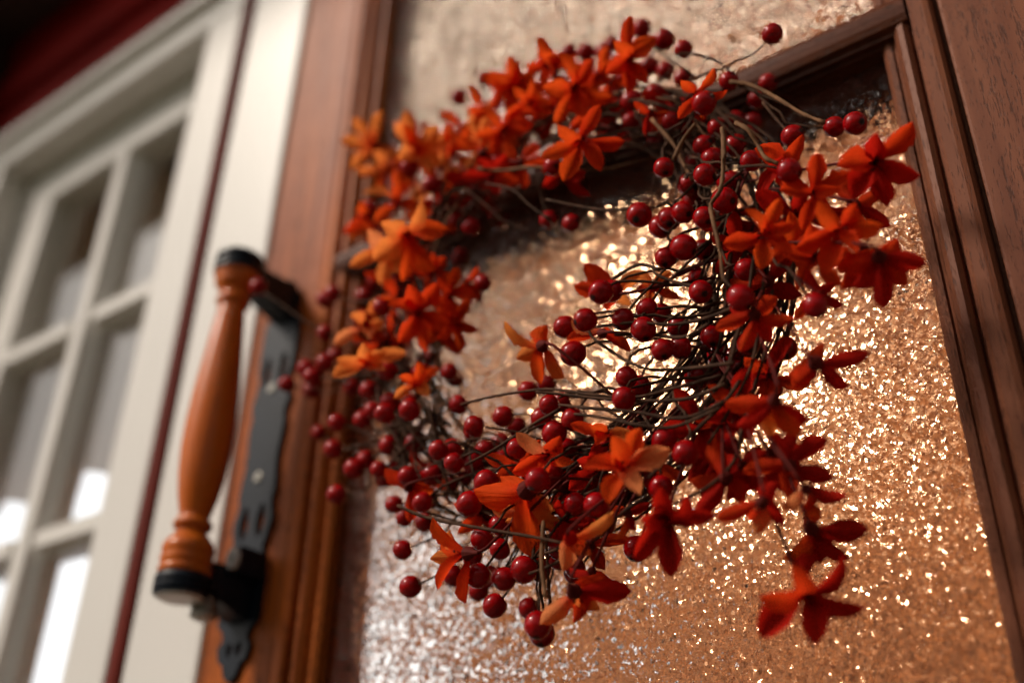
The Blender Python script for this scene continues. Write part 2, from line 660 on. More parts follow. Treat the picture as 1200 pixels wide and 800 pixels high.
for k in range(5):  # dark beams and battens added to put dark specks in the door glass
    box('added_ceiling_beam', -2.6, 2.2, 1.02 + k * .33, 1.09 + k * .33, 1.55, 1.623, M['room_beam'], kind='structure')
for k in range(6):
    box('added_wall_batten', -2.2 + k * .42, -2.12 + k * .42, 2.46, 2.497, FL, 1.52, M['room_beam'], kind='structure')
dw = thing('added_glow_window', 'pale daylit pane framed as a window, added to silver the left of the door glass', 'window', (-2.49, 1.2, -.1))  # added glowing pane, for silver in the glass and white in the window
box('glow_pane', -2.495, -2.485, .35, 2.1, -.35, 1.30, M['glow'], dw)
for y0, y1, z0, z1 in ((.28, .35, -.42, 1.37), (2.1, 2.17, -.42, 1.37), (.35, 2.1, -.42, -.35), (.35, 2.1, 1.30, 1.37), (1.2, 1.24, -.35, 1.30)):
    box('window_frame', -2.494, -2.46, y0, y1, z0, z1, M['white'], dw, .004)
lamp = thing('added_ceiling_lamp', 'lit warm pendant lamp with bare bulbs, added unseen to shine through the door glass', 'lamp', (-.75, 1.35, 1.62))  # lamp added in the unseen room to warm the door glass
bm = bmesh.new()
tube(bm, [Vector((-.75, 1.35, 1.62)), Vector((-.75, 1.35, .9))], .006, .006)
mesh_obj('cord', bm, M['iron'], lamp)
bm = bmesh.new()
lathe(bm, [(0, .03), (.02, .06), (.05, .05), (.09, .012)], -.75, 1.35, .84)
mesh_obj('lamp_body', bm, M['iron'], lamp)
for k in range(5):
    a = k * 2 * math.pi / 5 + .4
    p = Vector((-.75 + .24 * math.cos(a), 1.35 + .24 * math.sin(a), .84))
    bm = bmesh.new()
    tube(bm, catmull([Vector((-.75, 1.35, .87)), Vector((-.75 + .12 * math.cos(a), 1.35 + .12 * math.sin(a), .80)), p]), .006, .006)
    mesh_obj('lamp_arm', bm, M['iron'], lamp)
    bm = bmesh.new()
    bmesh.ops.create_uvsphere(bm, u_segments=16, v_segments=10, radius=.075)
    bmesh.ops.translate(bm, verts=bm.verts, vec=p + Vector((0, 0, .035)))
    mesh_obj('added_bulb', bm, M['added_bulb'], lamp, smooth=True)
pd = bpy.data.lights.new('added_lamp_light', 'POINT')  # warm point light added with the lamp
pd.energy = 22
pd.color = (1, .58, .33)
pd.shadow_soft_size = .06
po = bpy.data.objects.new('added_lamp_light', pd)
put(po, lamp, Matrix.Translation((-.75, 1.35, .98)))

globe_me = None
strings = thing('added_sparkle_lights', 'rows of small warm lights, added under the room ceiling to make the pebbled glass sparkle', 'string lights', (-.6, .3, 1.5))  # unseen bulbs added only to spread glints across the panes
bulb_me = None
for k, yy in enumerate((.26, .52, .84, 1.38, 1.82, 2.3)):
    pts = []
    for i in range(53):
        x = -2.4 + 3.4 * i / 52
        pts.append(Vector((x, yy, 1.47 - .05 * math.sin(math.pi * ((i % 13) / 13)) - .02 * k)))
    bm = bmesh.new()
    tube(bm, pts, .004, .004, 5)
    mesh_obj('cable', bm, M['iron'], strings)
    for i in range(2 + k % 2, 52, 5 if k > 2 else 4):
        if bulb_me is None:
            bm = bmesh.new()
            bmesh.ops.create_icosphere(bm, subdivisions=2, radius=.0115)
            bulb_me = bpy.data.meshes.new('added_bulb')
            bm.to_mesh(bulb_me)
            bm.free()
            bulb_me.materials.append(M['glint_bulb'])
            bm = bmesh.new()
            bmesh.ops.create_icosphere(bm, subdivisions=2, radius=.019)
            globe_me = bpy.data.meshes.new('added_bulb')
            bm.to_mesh(globe_me)
            bm.free()
            globe_me.materials.append(M['glint_globe'])
        put(bpy.data.objects.new('added_bulb', globe_me if k < 3 else bulb_me), strings, Matrix.Translation(pts[i] + Vector((0, 0, -.034))))

# ------------------------------------------------------------------ the door
YF = -.016                                                # face of the stiles
door = thing('door', 'varnished reddish wood door with two pebbled amber glass panels behind the berry wreath', 'door', (-.24, 0, FL))
GXL, GXR = -.479, -.093                                   # visible glass
SL, SR = -.582, -.511                                     # left stile
TZ, BZ = .4515, .416                                      # muntin rail
TOP, BOT = .98, -.25


def moulding(sign, xg, z0, z1, m):
    """sticking between stile and glass: xg is the glass edge, sign +1 when the stile lies to the right"""
    prof = [(.0325, .028), (.0325, -.0105), (.0312, -.0105), (.0308, -.017), (.0295, -.0195), (.0270, -.0203), (.0215, -.0203),
            (.0195, -.0190), (.0188, -.0135), (.0172, -.0125), (.0166, -.0150), (.0145, -.0172), (.0115, -.0165), (.0090, -.0135),
            (.0080, -.0100), (.0062, -.0088), (.0058, -.0105), (.0030, -.0105), (.0006, -.0080), (.0, -.002), (.0, .028)]
    bm = bmesh.new()
    prism(bm, [(xg + sign * u, y) for u, y in prof], 'z', z0, z1)
    return mesh_obj('glazing_bead', bm, m, door)


for s, xg in ((-1, GXL), (1, GXR)):
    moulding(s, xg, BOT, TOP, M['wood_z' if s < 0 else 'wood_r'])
box('stile', SL, SR - .0005, YF, .030, FL + .01, TOP + .11, M['wood_z'], door, .003)
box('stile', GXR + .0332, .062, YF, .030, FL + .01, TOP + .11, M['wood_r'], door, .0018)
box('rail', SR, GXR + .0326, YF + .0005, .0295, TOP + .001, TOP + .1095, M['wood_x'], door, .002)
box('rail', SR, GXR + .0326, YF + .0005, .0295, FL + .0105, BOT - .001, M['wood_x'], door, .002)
bm = bmesh.new()
prism(bm, [(.0, .4425), (-.008, .4435), (-.014, .442), (-.0180, .4388), (-.0200, .4345), (-.0204, .430), (-.0196, .4255), (-.0178, .4218), (-.0142, .4200), (-.0138, .4183),
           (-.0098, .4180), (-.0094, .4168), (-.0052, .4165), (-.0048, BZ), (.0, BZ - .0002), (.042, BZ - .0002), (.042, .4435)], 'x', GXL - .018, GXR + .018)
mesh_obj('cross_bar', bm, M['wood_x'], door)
pane_lo = box('glass_pane', GXL - .004, GXR + .004, -.0008, .0032, BOT, BZ + .002, M['pebble'], door)
pane_hi = box('glass_pane', GXL - .004, GXR + .004, -.0008, .0032, .4400, TOP, M['pebble'], door)

# --- pull handle on the left stile
HX = -.5475
handle = None
ctrl = [(.0, .0015), (.004, .006), (.010, .008), (.014, .0135), (.021, .0155), (.027, .0115), (.031, .0125), (.037, .0190), (.060, .0192), (.078, .0170),
        (.086, .0140), (.092, .0165), (.105, .0195), (.118, .0165), (.126, .0180), (.150, .0158), (.176, .0180), (.184, .0165), (.196, .0195), (.206, .0170),
        (.214, .0150), (.222, .0178), (.240, .0190), (.262, .0185), (.268, .0125), (.272, .0115), (.278, .0150), (.285, .0135), (.289, .008), (.295, .006), (.300, .0015)]
PZ0 = .134
bm = bmesh.new()
n_ = len(ctrl)
yb, yf = YF - .0002, YF - .0036
rowsF, rowsB = [], []


def inside_hole(x, z):
    for cx, cz, w, h in holes:
        if ((x - cx) / w) ** 2 + ((z - cz) / h) ** 2 < 1:
            return True
    return False


# the plate is a fine grid with the pierced slots left out
holes = [(-.0085, .222, .0040, .0120), (.0085, .222, .0040, .0120), (-.0085, .105, .0040, .0120), (.0085, .105, .0040, .0120), (-.004, .020, .0028, .0045), (.005, .020, .0028, .0045)]


def halfw(z):
    for (a, r), (b_, s_) in zip(ctrl, ctrl[1:]):
        if a <= z <= b_:
            t = (z - a) / (b_ - a)
            t = t * t * (3 - 2 * t)
            return r + (s_ - r) * t
    return 0


NZ, NX = 200, 28
grid = {}
for i in range(NZ + 1):
    z = .300 * i / NZ
    w = max(halfw(z), .001)
    for j in range(NX + 1):
        x = w * (2 * j / NX - 1)
        grid[i, j] = (x, z)
cells = set()
for i in range(NZ):
    for j in range(NX):
        xc = (grid[i, j][0] + grid[i + 1, j + 1][0]) / 2
        zc = (grid[i, j][1] + grid[i + 1, j + 1][1]) / 2
        if not inside_hole(xc, zc):
            cells.add((i, j))
vf, vb = {}, {}


def gv(d, i, j, y):
    if (i, j) not in d:
        x, z = grid[i, j]
        d[i, j] = bm.verts.new((HX + x, y, PZ0 + z))
    return d[i, j]


for i, j in cells:
    c4 = [(i, j), (i, j + 1), (i + 1, j + 1), (i + 1, j)]
    bm.faces.new([gv(vf, a, b_, yf) for a, b_ in c4])
    bm.faces.new([gv(vb, a, b_, yb) for a, b_ in c4[::-1]])
    for (di, dj), (p, q) in (((-1, 0), (0, 1)), ((0, 1), (1, 2)), ((1, 0), (2, 3)), ((0, -1), (3, 0))):
        if (i + di, j + dj) not in cells:
            a, b_ = c4[p], c4[q]
            bm.faces.new([gv(vf, *b_, yf), gv(vf, *a, yf), gv(vb, *a, yb), gv(vb, *b_, yb)])
bmesh.ops.recalc_face_normals(bm, faces=bm.faces)
handle = mesh_obj('door_handle', bm, M['iron'], door)
GY = -.066                                                # axis of the grip
GX = HX + .001
GT, GB = .4275, .176                                      # ends of the grip with its caps
# turned wooden grip
prof = []
L = (GT - .011) - (GB + .013)
for t, r in [(0, .0165), (.018, .0172), (.026, .0155), (.030, .0160), (.046, .0172), (.055, .0158), (.060, .0164), (.075, .0170), (.090, .0158), (.108, .0135), (.124, .0102),
             (.130, .0100), (.136, .0130), (.146, .0138), (.156, .0125), (.162, .0104), (.175, .0108), (.23, .0142), (.30, .0168), (.38, .0182), (.46, .0182), (.56, .0170),
             (.68, .0144), (.78, .0122), (.855, .0102), (.862, .0101), (.870, .0128), (.880, .0134), (.890, .0124), (.900, .0104), (.912, .0108), (.930, .0140), (.942, .0158),
             (.950, .0150), (.956, .0158), (.975, .0166), (1, .0162)]:
    prof.append((L * t, r * (.91 if .1 < t < .93 else .97)))
bm = bmesh.new()
lathe(bm, prof, GX, GY, GB + .013, 32)
g = mesh_obj('grip', bm, M['grip'], handle, smooth=True)
# ribbed black caps at both ends
for z0, up in ((GB, 0), (GT - .0108, 1)):
    pr = [(0, .0150), (.0010, .0168), (.0028, .0172), (.0036, .0158), (.0046, .0172), (.0064, .0172), (.0072, .0158), (.0082, .0172), (.0108, .0172), (.0128, .0164)]
    if up:
        pr = [(.0108 - a * 1.45, r * 1.02) for a, r in pr if a <= .0108][::-1]
    bm = bmesh.new()
    lathe(bm, pr, GX, GY, z0, 32)
    mesh_obj('cap', bm, M['iron'], handle, smooth=False)
bm = bmesh.new()
lathe(bm, [(0, .0125), (.0012, .0148), (.0022, .0148)], GX, GY, GB - .0018, 28)
mesh_obj('cap_disc', bm, M['disc'], handle)
# brackets that carry the grip off the plate
for zc, h in ((.4135, .020), (.190, .022)):
    bm = bmesh.new()
    prism(bm, [(yf, zc - h * .9), (GY + .012, zc - h * .38), (GY + .004, zc - h * .22), (GY + .004, zc + h * .35), (GY + .016, zc + h * .5), (yf - .012, zc + h * .55), (yf, zc + h * .7)], 'x', GX - .0105, GX + .0105)
    bmesh.ops.bevel(bm, geom=list(bm.edges), offset=.0015, segments=2, affect='EDGES')
    mesh_obj('bracket', bm, M['iron'], handle)
bm = bmesh.new()
lathe(bm, [(0, .0050), (.002, .0085), (.0045, .0085), (.0055, .0070), (.0065, .0085), (.0085, .0085), (.010, .0065), (.014, .0062)], GX + .002, -.048, .1655, 20)
mesh_obj('bolt', bm, M['steel'], handle)
# washer with a socket hole on the lower bracket
bm = bmesh.new()
o_, i_ = [], []
for y in (0, -.003):
    o_.append([bm.verts.new((GX + .0135 + .0052 * math.cos(a), yf - .020 + y, .205 + .0072 * math.sin(a))) for a in [2 * math.pi * k / 20 for k in range(20)]])
    i_.append([bm.verts.new((GX + .0135 + .0020 * math.cos(a), yf - .020 + y, .205 + .0034 * math.sin(a))) for a in [2 * math.pi * k / 20 for k in range(20)]])
for k in range(20):
    j = (k + 1) % 20
    for q in (0, 1):
        bm.faces.new((o_[q][k], o_[q][j], i_[q][j], i_[q][k]))
    bm.faces.new((o_[0][k], o_[0][j], o_[1][j], o_[1][k]))
    bm.faces.new((i_[0][k], i_[0][j], i_[1][j], i_[1][k]))
bmesh.ops.recalc_face_normals(bm, faces=bm.faces)
mesh_obj('washer', bm, M['disc'], handle)
box('lug', GX + .0088, GX + .0180, yf - .0195, yf + .0002, .196, .214, M['iron'], handle, .0015)
for zc in (.206 + PZ0, .137 + PZ0):
    bm = bmesh.new()
    lathe(bm, [(0, .0030), (.0006, .0040), (.0016, .0042)], HX, 0, yf - .0013, 18, 'y', cz=zc)
    add_box(bm, HX - .0022, HX + .0022, yf - .0016, yf - .0012, zc - .0004, zc + .0004)
    add_box(bm, HX - .0004, HX + .0004, yf - .0017, yf - .0012, zc - .0022, zc + .0022)
    mesh_obj('screw', bm, M['steel'], handle)

# ------------------------------------------------------------------ trees across the garden (seen in the window panes)
bml = bmesh.new()
for k, (tx, ty, th, tw) in enumerate([(-11, -7, 2.6, 1.5), (-14, -4, 2.9, 1.6), (-8, -9, 2.4, 1.3), (-17, -10, 4.4, 2.2), (-5, -11, 3.0, 1.7), (-1, -12, 3.4, 1.8), (4, -11, 3.1, 1.7)]):
    tr = thing('tree', ['round green tree farthest left across the garden', 'broad dark green tree across the garden', 'low bushy tree across the garden', 'tall tree behind the others across the garden',
                        'green tree straight out from the window', 'leafy tree straight out from the door', 'green tree at the right side of the garden'][k], 'tree', (tx, ty, FL - .35), 'trees across the garden')
    bm = bmesh.new()
    base = Vector((tx, ty, FL - .35))
    tube(bm, [base, base + Vector((.05, .03, th * .4)), base + Vector((0, .1, th * .75))], .13, .05, 8)
    for q in range(5):
        a = q * 1.3
        tube(bm, [base + Vector((.03, .03, th * (.3 + .08 * q))), base + Vector((tw * .35 * math.cos(a), tw * .35 * math.sin(a), th * (.5 + .08 * q)))], .045, .02, 5)
    mesh_obj('trunk', bm, M['bark'], tr)
    bm = bmesh.new()
    rr = random.Random(k)
    cl = [base + Vector((rr.gauss(0, tw * .42), rr.gauss(0, tw * .42), th * rr.uniform(.35, 1))) for _ in range(26)]
    for q in range(2600):
        c = rr.choice(cl)
        p = c + Vector((rr.gauss(0, .26), rr.gauss(0, .26), rr.gauss(0, .2)))
        a = Vector((rr.gauss(0, 1), rr.gauss(0, 1), rr.gauss(0, 1))).normalized() * .07
        b_ = a.orthogonal().normalized() * .04
        bm.faces.new([bm.verts.new(p + v) for v in (a, b_, -a, -b_)])
    mesh_obj('crown', bm, M['leaf'], tr)

# ------------------------------------------------------------------ wreath
RC = Vector((-.272, -.046, .302))                        # centre of the vine ring
RR, RT = .112, .024
wreath = thing('wreath', 'round twig wreath of dark red berries and orange flowers hanging on the glass door', 'wreath', tuple(RC))


def ring_pt(th, tube_a=0, tr=0):
    """th counts clockwise as seen from outside, starting at the right"""
    rad = Vector((math.cos(th), 0, -math.sin(th)))
    return RC + rad * (RR + tr * math.cos(tube_a)) + Vector((0, -1, 0)) * tr * math.sin(tube_a)


def ring_angle(p):
    d = p - RC
    return math.atan2(-d.z, d.x)


vr = random.Random(3)
for k in range(44):
    th0 = vr.uniform(0, 2 * math.pi) if k < 30 else vr.uniform(-1.5, .6)
    ln = vr.uniform(2.2, 5.2) if k < 30 else vr.uniform(1.0, 2.4)
    a0 = vr.uniform(0, 6.28)
    tw = vr.uniform(-1.0, 1.0)
    rt = RT * math.sqrt(vr.uniform(.05, 1))
    pts = []
    N = int(ln * 11)
    for i in range(N + 1):
        th = th0 + ln * i / N
        ww = rt * (1 + .25 * noise.noise(Vector((th * 1.7, k, 0))))
        p = ring_pt(th, a0 + tw * th, ww) + Vector((noise.noise(Vector((th * 2.1, k, 5))), .5 * noise.noise(Vector((th * 2, k, 9))), noise.noise(Vector((th * 2.3, k, 13))))) * .009
        pts.append(p)
    e = vr.random()
    bm = bmesh.new()
    tube(bm, pts, .0011, .0005, 6, .28)
    mesh_obj('vine', bm, M['twig_pale'] if e < .12 else M['twig'], wreath, smooth=True)

# --- berries: (pixel x, pixel y, depth of the berry in mm off the glass)
N_, M_, B_ = 88, 62, 34      # near, middle, back
BER = [
    # top right cluster
    (841, 150, M_), (861, 143, B_), (882, 143, B_), (877, 158, B_), (862, 171, M_), (825, 171, M_), (835, 187, M_), (814, 190, B_), (826, 205, N_), (786, 142, M_), (778, 197, N_),
    (880, 189, N_), (925, 200, 104), (808, 217, M_), (812, 236, M_), (849, 235, N_), (800, 249, N_), (784, 257, N_), (774, 266, N_), (825, 255, N_), (749, 252, 100), (801, 290, N_), (780, 302, N_),
    (825, 293, M_), (855, 214, M_), (929, 160, M_), (765, 172, B_), (874, 316, N_), (752, 34, B_), (778, 47, M_), (801, 58, M_), (761, 78, B_), (780, 83, B_), (854, 95, M_), (825, 121, N_), (740, 119, M_),
    (767, 110, M_), (740, 142, M_), (721, 111, B_), (731, 92, B_), (687, 61, B_), (707, 63, B_), (702, 91, B_), (717, 52, B_), (800, 92, B_), (905, 40, M_), (978, 149, M_), (1002, 145, M_), (900, 97, B_),
    (887, 117, B_), (667, 62, B_), (627, 128, B_), (538, 114, M_), (569, 93, B_), (584, 190, M_), (632, 192, M_), (648, 195, N_), (582, 212, M_), (643, 258, M_), (670, 262, M_), (552, 266, M_), (584, 258, B_),
    (566, 332, M_), (540, 302, B_),
    # inner right tips
    (704, 342, 100), (717, 341, N_), (821, 342, N_), (818, 326, M_), (758, 362, N_), (730, 374, N_), (775, 367, M_), (754, 386, N_), (686, 375, 108), (662, 383, N_), (795, 383, M_), (776, 410, N_), (797, 407, N_),
    (834, 394, M_), (868, 349, 104), (672, 414, N_), (734, 442, N_), (750, 453, N_), (731, 467, N_), (619, 458, M_), (641, 450, B_), (644, 474, N_), (658, 471, M_), (636, 490, M_), (671, 491, N_), (650, 507, N_),
    (590, 488, M_), (817, 442, M_), (835, 440, M_), (841, 415, B_), (860, 419, B_), (844, 455, B_), (800, 487, B_), (760, 487, B_), (780, 512, B_), (851, 517, B_), (877, 403, M_), (870, 433, B_),
    (955, 358, 100), (880, 401, B_), (874, 436, B_), (900, 431, B_), (861, 448, B_), (779, 516, N_), (803, 531, N_), (775, 571, N_), (852, 523, M_), (872, 319, M_), (921, 408, B_), (905, 455, B_),
    # bottom left
    (462, 591, M_), (472, 644, M_), (395, 579, M_), (391, 526, M_), (395, 495, M_), (425, 492, M_), (451, 484, N_), (437, 481, M_), (456, 522, M_), (415, 549, M_), (429, 539, M_), (444, 550, M_), (487, 519, M_),
    (514, 527, N_), (532, 542, N_), (556, 542, M_), (569, 527, M_), (507, 556, M_), (527, 570, B_), (467, 543, B_), (451, 559, B_), (474, 507, B_), (480, 472, M_), (537, 474, M_), (550, 590, N_), (563, 580, M_),
    (565, 631, N_), (474, 607, B_), (497, 612, B_), (481, 687, M_), (586, 643, M_), (585, 615, M_), (561, 674, N_), (574, 675, B_), (591, 678, N_), (561, 692, B_), (580, 709, M_), (614, 667, N_), (632, 667, M_),
    (620, 712, B_), (630, 732, N_), (635, 741, M_), (532, 674, B_), (522, 651, B_), (630, 562, 106), (675, 559, M_), (674, 590, N_), (699, 592, N_), (664, 526, M_), (680, 532, B_), (590, 541, M_), (656, 642, M_),
    (606, 500, B_), (700, 560, B_), (587, 520, B_), (545, 560, B_), (574, 560, B_), (600, 600, B_), (690, 610, B_), (720, 590, B_),
    # left side
    (390, 344, M_), (381, 351, M_), (381, 390, M_), (359, 432, M_), (381, 425, M_), (393, 418, B_), (366, 441, M_), (365, 457, B_), (336, 450, M_), (427, 347, B_), (412, 454, B_), (432, 457, M_), (447, 392, B_),
    (461, 375, B_), (426, 491, M_), (436, 484, B_), (504, 420, B_), (527, 436, M_), (533, 443, B_), (467, 484, B_), (303, 336, 80), (374, 507, B_), (480, 196, N_), (506, 216, N_), (554, 266, M_), (434, 245, M_),
    (533, 260, B_), (478, 215, B_), (520, 195, B_), (545, 200, B_), (562, 195, B_), (600, 205, B_), (440, 330, B_), (520, 330, B_), (512, 400, B_), (470, 430, B_), (450, 445, B_), (500, 300, B_),
]
bm = bmesh.new()
bmesh.ops.create_uvsphere(bm, u_segments=26, v_segments=18, radius=1)
for v in bm.verts:      # dimple at the stem end (-z) and a faint seam
    d = math.hypot(v.co.x, v.co.y)
    if v.co.z < -.8:
        v.co.z += .16 * (1 - d / .6)
    v.co.z *= 1.03
BM_ = bpy.data.meshes.new('berry')
bm.to_mesh(BM_)
bm.free()
for p in BM_.polygons:
    p.use_smooth = True
BM_.materials.append(M['berry'])
rb = random.Random(11)


def bez(a, b, c, d, n):
    return [a * (1 - t) ** 3 + b * 3 * t * (1 - t) ** 2 + c * 3 * t * t * (1 - t) + d * t ** 3 for t in [i / n for i in range(n + 1)]]


berries = []


def berry(p, origin=None, pale=False, r=.0057):
    th = ring_angle(p)
    rad = (p - RC)
    rad.y = 0
    inner = rad.length < RR - .02
    if origin is None:
        back = rb.uniform(.25, .6) if not inner else rb.uniform(.35, .8)
        ta = rb.uniform(.2, 2.9)
        origin = ring_pt(th - back, ta, RT * .8)
        tang = Vector((-math.sin(th - back), 0, -math.cos(th - back)))
    else:
        tang = (p - origin).normalized()
    L = (p - origin).length
    outdir = Vector((p.x - RC.x, 0, p.z - RC.z)).normalized()
    if inner:
        outdir = (p - origin).normalized()
    endt = (tang * .6 + outdir * .5 + Vector((rb.uniform(-.3, .3), rb.uniform(-.5, .1), rb.uniform(-.3, .3)))).normalized()
    pts = bez(origin, origin + tang * L * .42 + Vector((0, -.25 * L * rb.random(), 0)), p - endt * L * .4, p - endt * r * .92, 9)
    for i in range(2, 8):
        pts[i] = pts[i] + Vector((rb.gauss(0, .0007), rb.gauss(0, .0007), rb.gauss(0, .0007)))
    bm = bmesh.new()
    tube(bm, pts, .0009, .00060, 5, .15)
    mesh_obj('twig', bm, M['twig_pale'] if pale else M['twig'], wreath, smooth=True)
    o = bpy.data.objects.new('berry', BM_)
    q = endt.to_track_quat('Z', 'Y')
    rr = r * rb.uniform(.87, 1.08)
    put(o, wreath, Matrix.Translation(p) @ q.to_matrix().to_4x4() @ Matrix.Diagonal((rr, rr, rr * rb.uniform(.97, 1.06), 1)))
    berries.append(p)


for x, y, d in BER:
    dd = -d / 1000 + rb.uniform(-.005, .005)
    p = at(x, y, dd)
    for _ in range(8):                  # neighbours touch at most: the farther one slides back along its line of sight
        if any((p - q).length < .0108 for q in berries):
            dd += .004
            p = at(x, y, min(dd, -.008))
        else:
            break
    org = None
    if (x, y) == (905, 40):
        org = at(800, 100, -.06)
    elif (x, y) in ((978, 149), (1002, 145)):
        org = at(862, 98, -.06)
    elif (x, y) == (303, 336):
        org = at(400, 400, -.06)
    elif (x, y) in ((630, 732), (635, 741)):
        org = at(636, 600, -.07)
    berry(p, org)

for _ in range(46):
    th = rb.uniform(1.2, 3.3)
    q = ring_pt(th, rb.uniform(-.6, 2.6), rb.uniform(.016, .046))
    if q.y < -.012 and all((q - e).length > .0105 for e in berries):
        berry(q)

# loose pale and dark twigs that read by themselves: (depth mm, pale?, pixels)
TW = [(100, 1, [(846, 150), (848, 165), (847, 205), (843, 225), (833, 240), (836, 260), (843, 290), (848, 330)]),
      (98, 1, [(862, 144), (876, 152), (888, 170), (897, 185), (912, 192)]),
      (80, 1, [(764, 140), (790, 170), (800, 190), (812, 212)]), (84, 1, [(790, 187), (800, 165), (815, 145)]),
      (70, 0, [(760, 50), (780, 66), (800, 80), (815, 92)]), (70, 0, [(790, 64), (815, 64), (840, 72), (856, 84)]),
      (72, 1, [(856, 96), (880, 100), (910, 115), (940, 133), (966, 144)]), (66, 0, [(894, 120), (910, 140), (926, 158)]),
      (92, 0, [(862, 360), (830, 372), (790, 380), (740, 378), (690, 384)]), (92, 0, [(860, 425), (800, 432), (750, 430), (700, 400), (690, 388)]),
      (94, 0, [(850, 470), (800, 490), (740, 482), (690, 478), (655, 474)]), (90, 0, [(850, 450), (800, 468), (720, 468), (660, 462), (628, 459)]),
      (96, 0, [(840, 480), (790, 500), (750, 498), (700, 488), (660, 484)]), (86, 0, [(845, 440), (790, 455), (740, 466), (690, 462), (640, 456), (580, 464), (540, 474)]),
      (88, 0, [(835, 330), (810, 335), (770, 322), (765, 308)]), (88, 0, [(830, 380), (800, 395), (760, 392), (720, 392)]), (90, 0, [(655, 480), (620, 500), (580, 526), (545, 545)]),
      (92, 0, [(772, 316), (750, 310), (725, 322), (706, 338)]), (92, 1, [(640, 700), (635, 660), (637, 610)]), (80, 0, [(645, 712), (642, 670), (640, 630)]),
      (90, 0, [(760, 580), (730, 600), (700, 630), (650, 660), (620, 672)]), (100, 0, [(466, 592), (500, 606), (560, 618), (620, 628), (660, 636)]),
      (86, 0, [(690, 620), (660, 640), (620, 655), (580, 670)]), (84, 0, [(870, 500), (860, 540), (830, 570), (790, 590)]), (80, 1, [(560, 198), (590, 200), (620, 196), (640, 197)]),
      (92, 0, [(640, 234), (690, 244), (720, 246), (745, 244)]), (84, 0, [(645, 258), (620, 240), (600, 222), (570, 215)]), (90, 0, [(868, 445), (850, 470), (820, 500), (790, 530), (760, 560)]),
      (82, 0, [(895, 330), (890, 380), (880, 430), (855, 480), (830, 520)]), (78, 0, [(905, 340), (900, 400), (885, 450), (870, 500)]), (90, 0, [(884, 300), (876, 350), (862, 400), (850, 440), (820, 480)])]
for d, pale, px in TW:
    P = [at(x, y, -d / 1000 + rb.uniform(-.004, .004)) for x, y in px]
    pts = catmull(P, 5)
    bm = bmesh.new()
    k = .0012 if pale else .0009
    tube(bm, pts, k, k * .75, 6, .15)
    mesh_obj('twig', bm, M['twig_pale'] if pale else M['twig'], wreath, smooth=True)


# --- petals: a few shapes, shared; x runs from the throat (0) to the tip (1)
def petal_mesh(width, curl, cup, twist, seed):
    rr = random.Random(seed)
    bm = bmesh.new()
    NU, NV = 14, 6
    rows = []
    ang = 0
    x = z = 0
    for i in range(NU + 1):
        u = i / NU
        w = width * .5 * (.20 + .80 * min(1, u / .58) ** 1.2 if u < .58 else max(0, 1 - ((u - .58) / .425) ** 2.3) ** .62)
        if i == NU:
            w = .015
        if 0 < i < NU:
            w *= rr.uniform(.88, 1.06)
        row = []
        for j in range(-NV // 2, NV // 2 + 1):
            v = j / (NV / 2)
            zz = z + cup * w * (v * v) * 1.2 - .012 * (1 - abs(v)) + rr.uniform(-.006, .006)
            yy = v * w + .03 * math.sin(u * 3 + seed)
            tw = twist * u
            row.append(bm.verts.new((x, yy * math.cos(tw) - (zz - z) * math.sin(tw), z + (zz - z) * math.cos(tw) + yy * math.sin(tw))))
        rows.append(row)
        ang = curl[0] * (1 - u) + curl[1] * u
        x += math.cos(ang) / NU
        z += math.sin(ang) / NU
    s = 1 / math.hypot(x, z) if x else 1
    for a, b in zip(rows, rows[1:]):
        for j in range(NV):
            bm.faces.new((a[j], a[j + 1], b[j + 1], b[j]))
    a = math.atan2(z - math.sin(ang) / NU, x - math.cos(ang) / NU)
    bmesh.ops.rotate(bm, verts=bm.verts, cent=(0, 0, 0), matrix=Matrix.Rotation(a, 3, 'Y'))
    mx = max(v.co.x for v in bm.verts)
    bmesh.ops.scale(bm, verts=bm.verts, vec=(1 / mx, 1 / mx, 1 / mx))
    return bm


SHAPES = []
for k, (w, c, cp, tw) in enumerate([(.36, (.35, -.4), .5, .1), (.31, (.45, -.6), .45, -.25), (.39, (.25, -.3), .6, .15), (.28, (.6, -.9), .4, .55), (.34, (.15, .1), .7, -.15)]):
    row = []
    for m in PM:
        bm = petal_mesh(w, c, cp, tw, k * 7 + 1)
        me = bpy.data.meshes.new('petal')
        bm.to_mesh(me)
        bm.free()
        for p in me.polygons:
            p.use_smooth = True
        me.materials.append(m)
        row.append(me)
    SHAPES.append(row)


def flower_core(m):
    """short tube, five stamens"""
    bm = bmesh.new()
    lathe(bm, [(-.30, .035), (-.16, .05), (-.04, .10), (.04, .13), (.05, .06)], 0, 0, 0, 10)
    for k in range(5):
        a = k * 1.257 + .3
        e = Vector((math.cos(a) * .10, math.sin(a) * .10, .30))
        tube(bm, [Vector((math.cos(a) * .03, math.sin(a) * .03, .03)), e], .012, .010, 4)
        v0 = len(bm.verts)
        bmesh.ops.create_icosphere(bm, subdivisions=1, radius=.030, matrix=Matrix.Translation(e))
    me = bpy.data.meshes.new('flower')
    bm.to_mesh(me)
    bm.free()
    me.materials.append(m)
    return me


CORE = [flower_core(M['stem']), flower_core(PM[1])]
FWD = Vector((PX.z, PY.z, PZ.z))


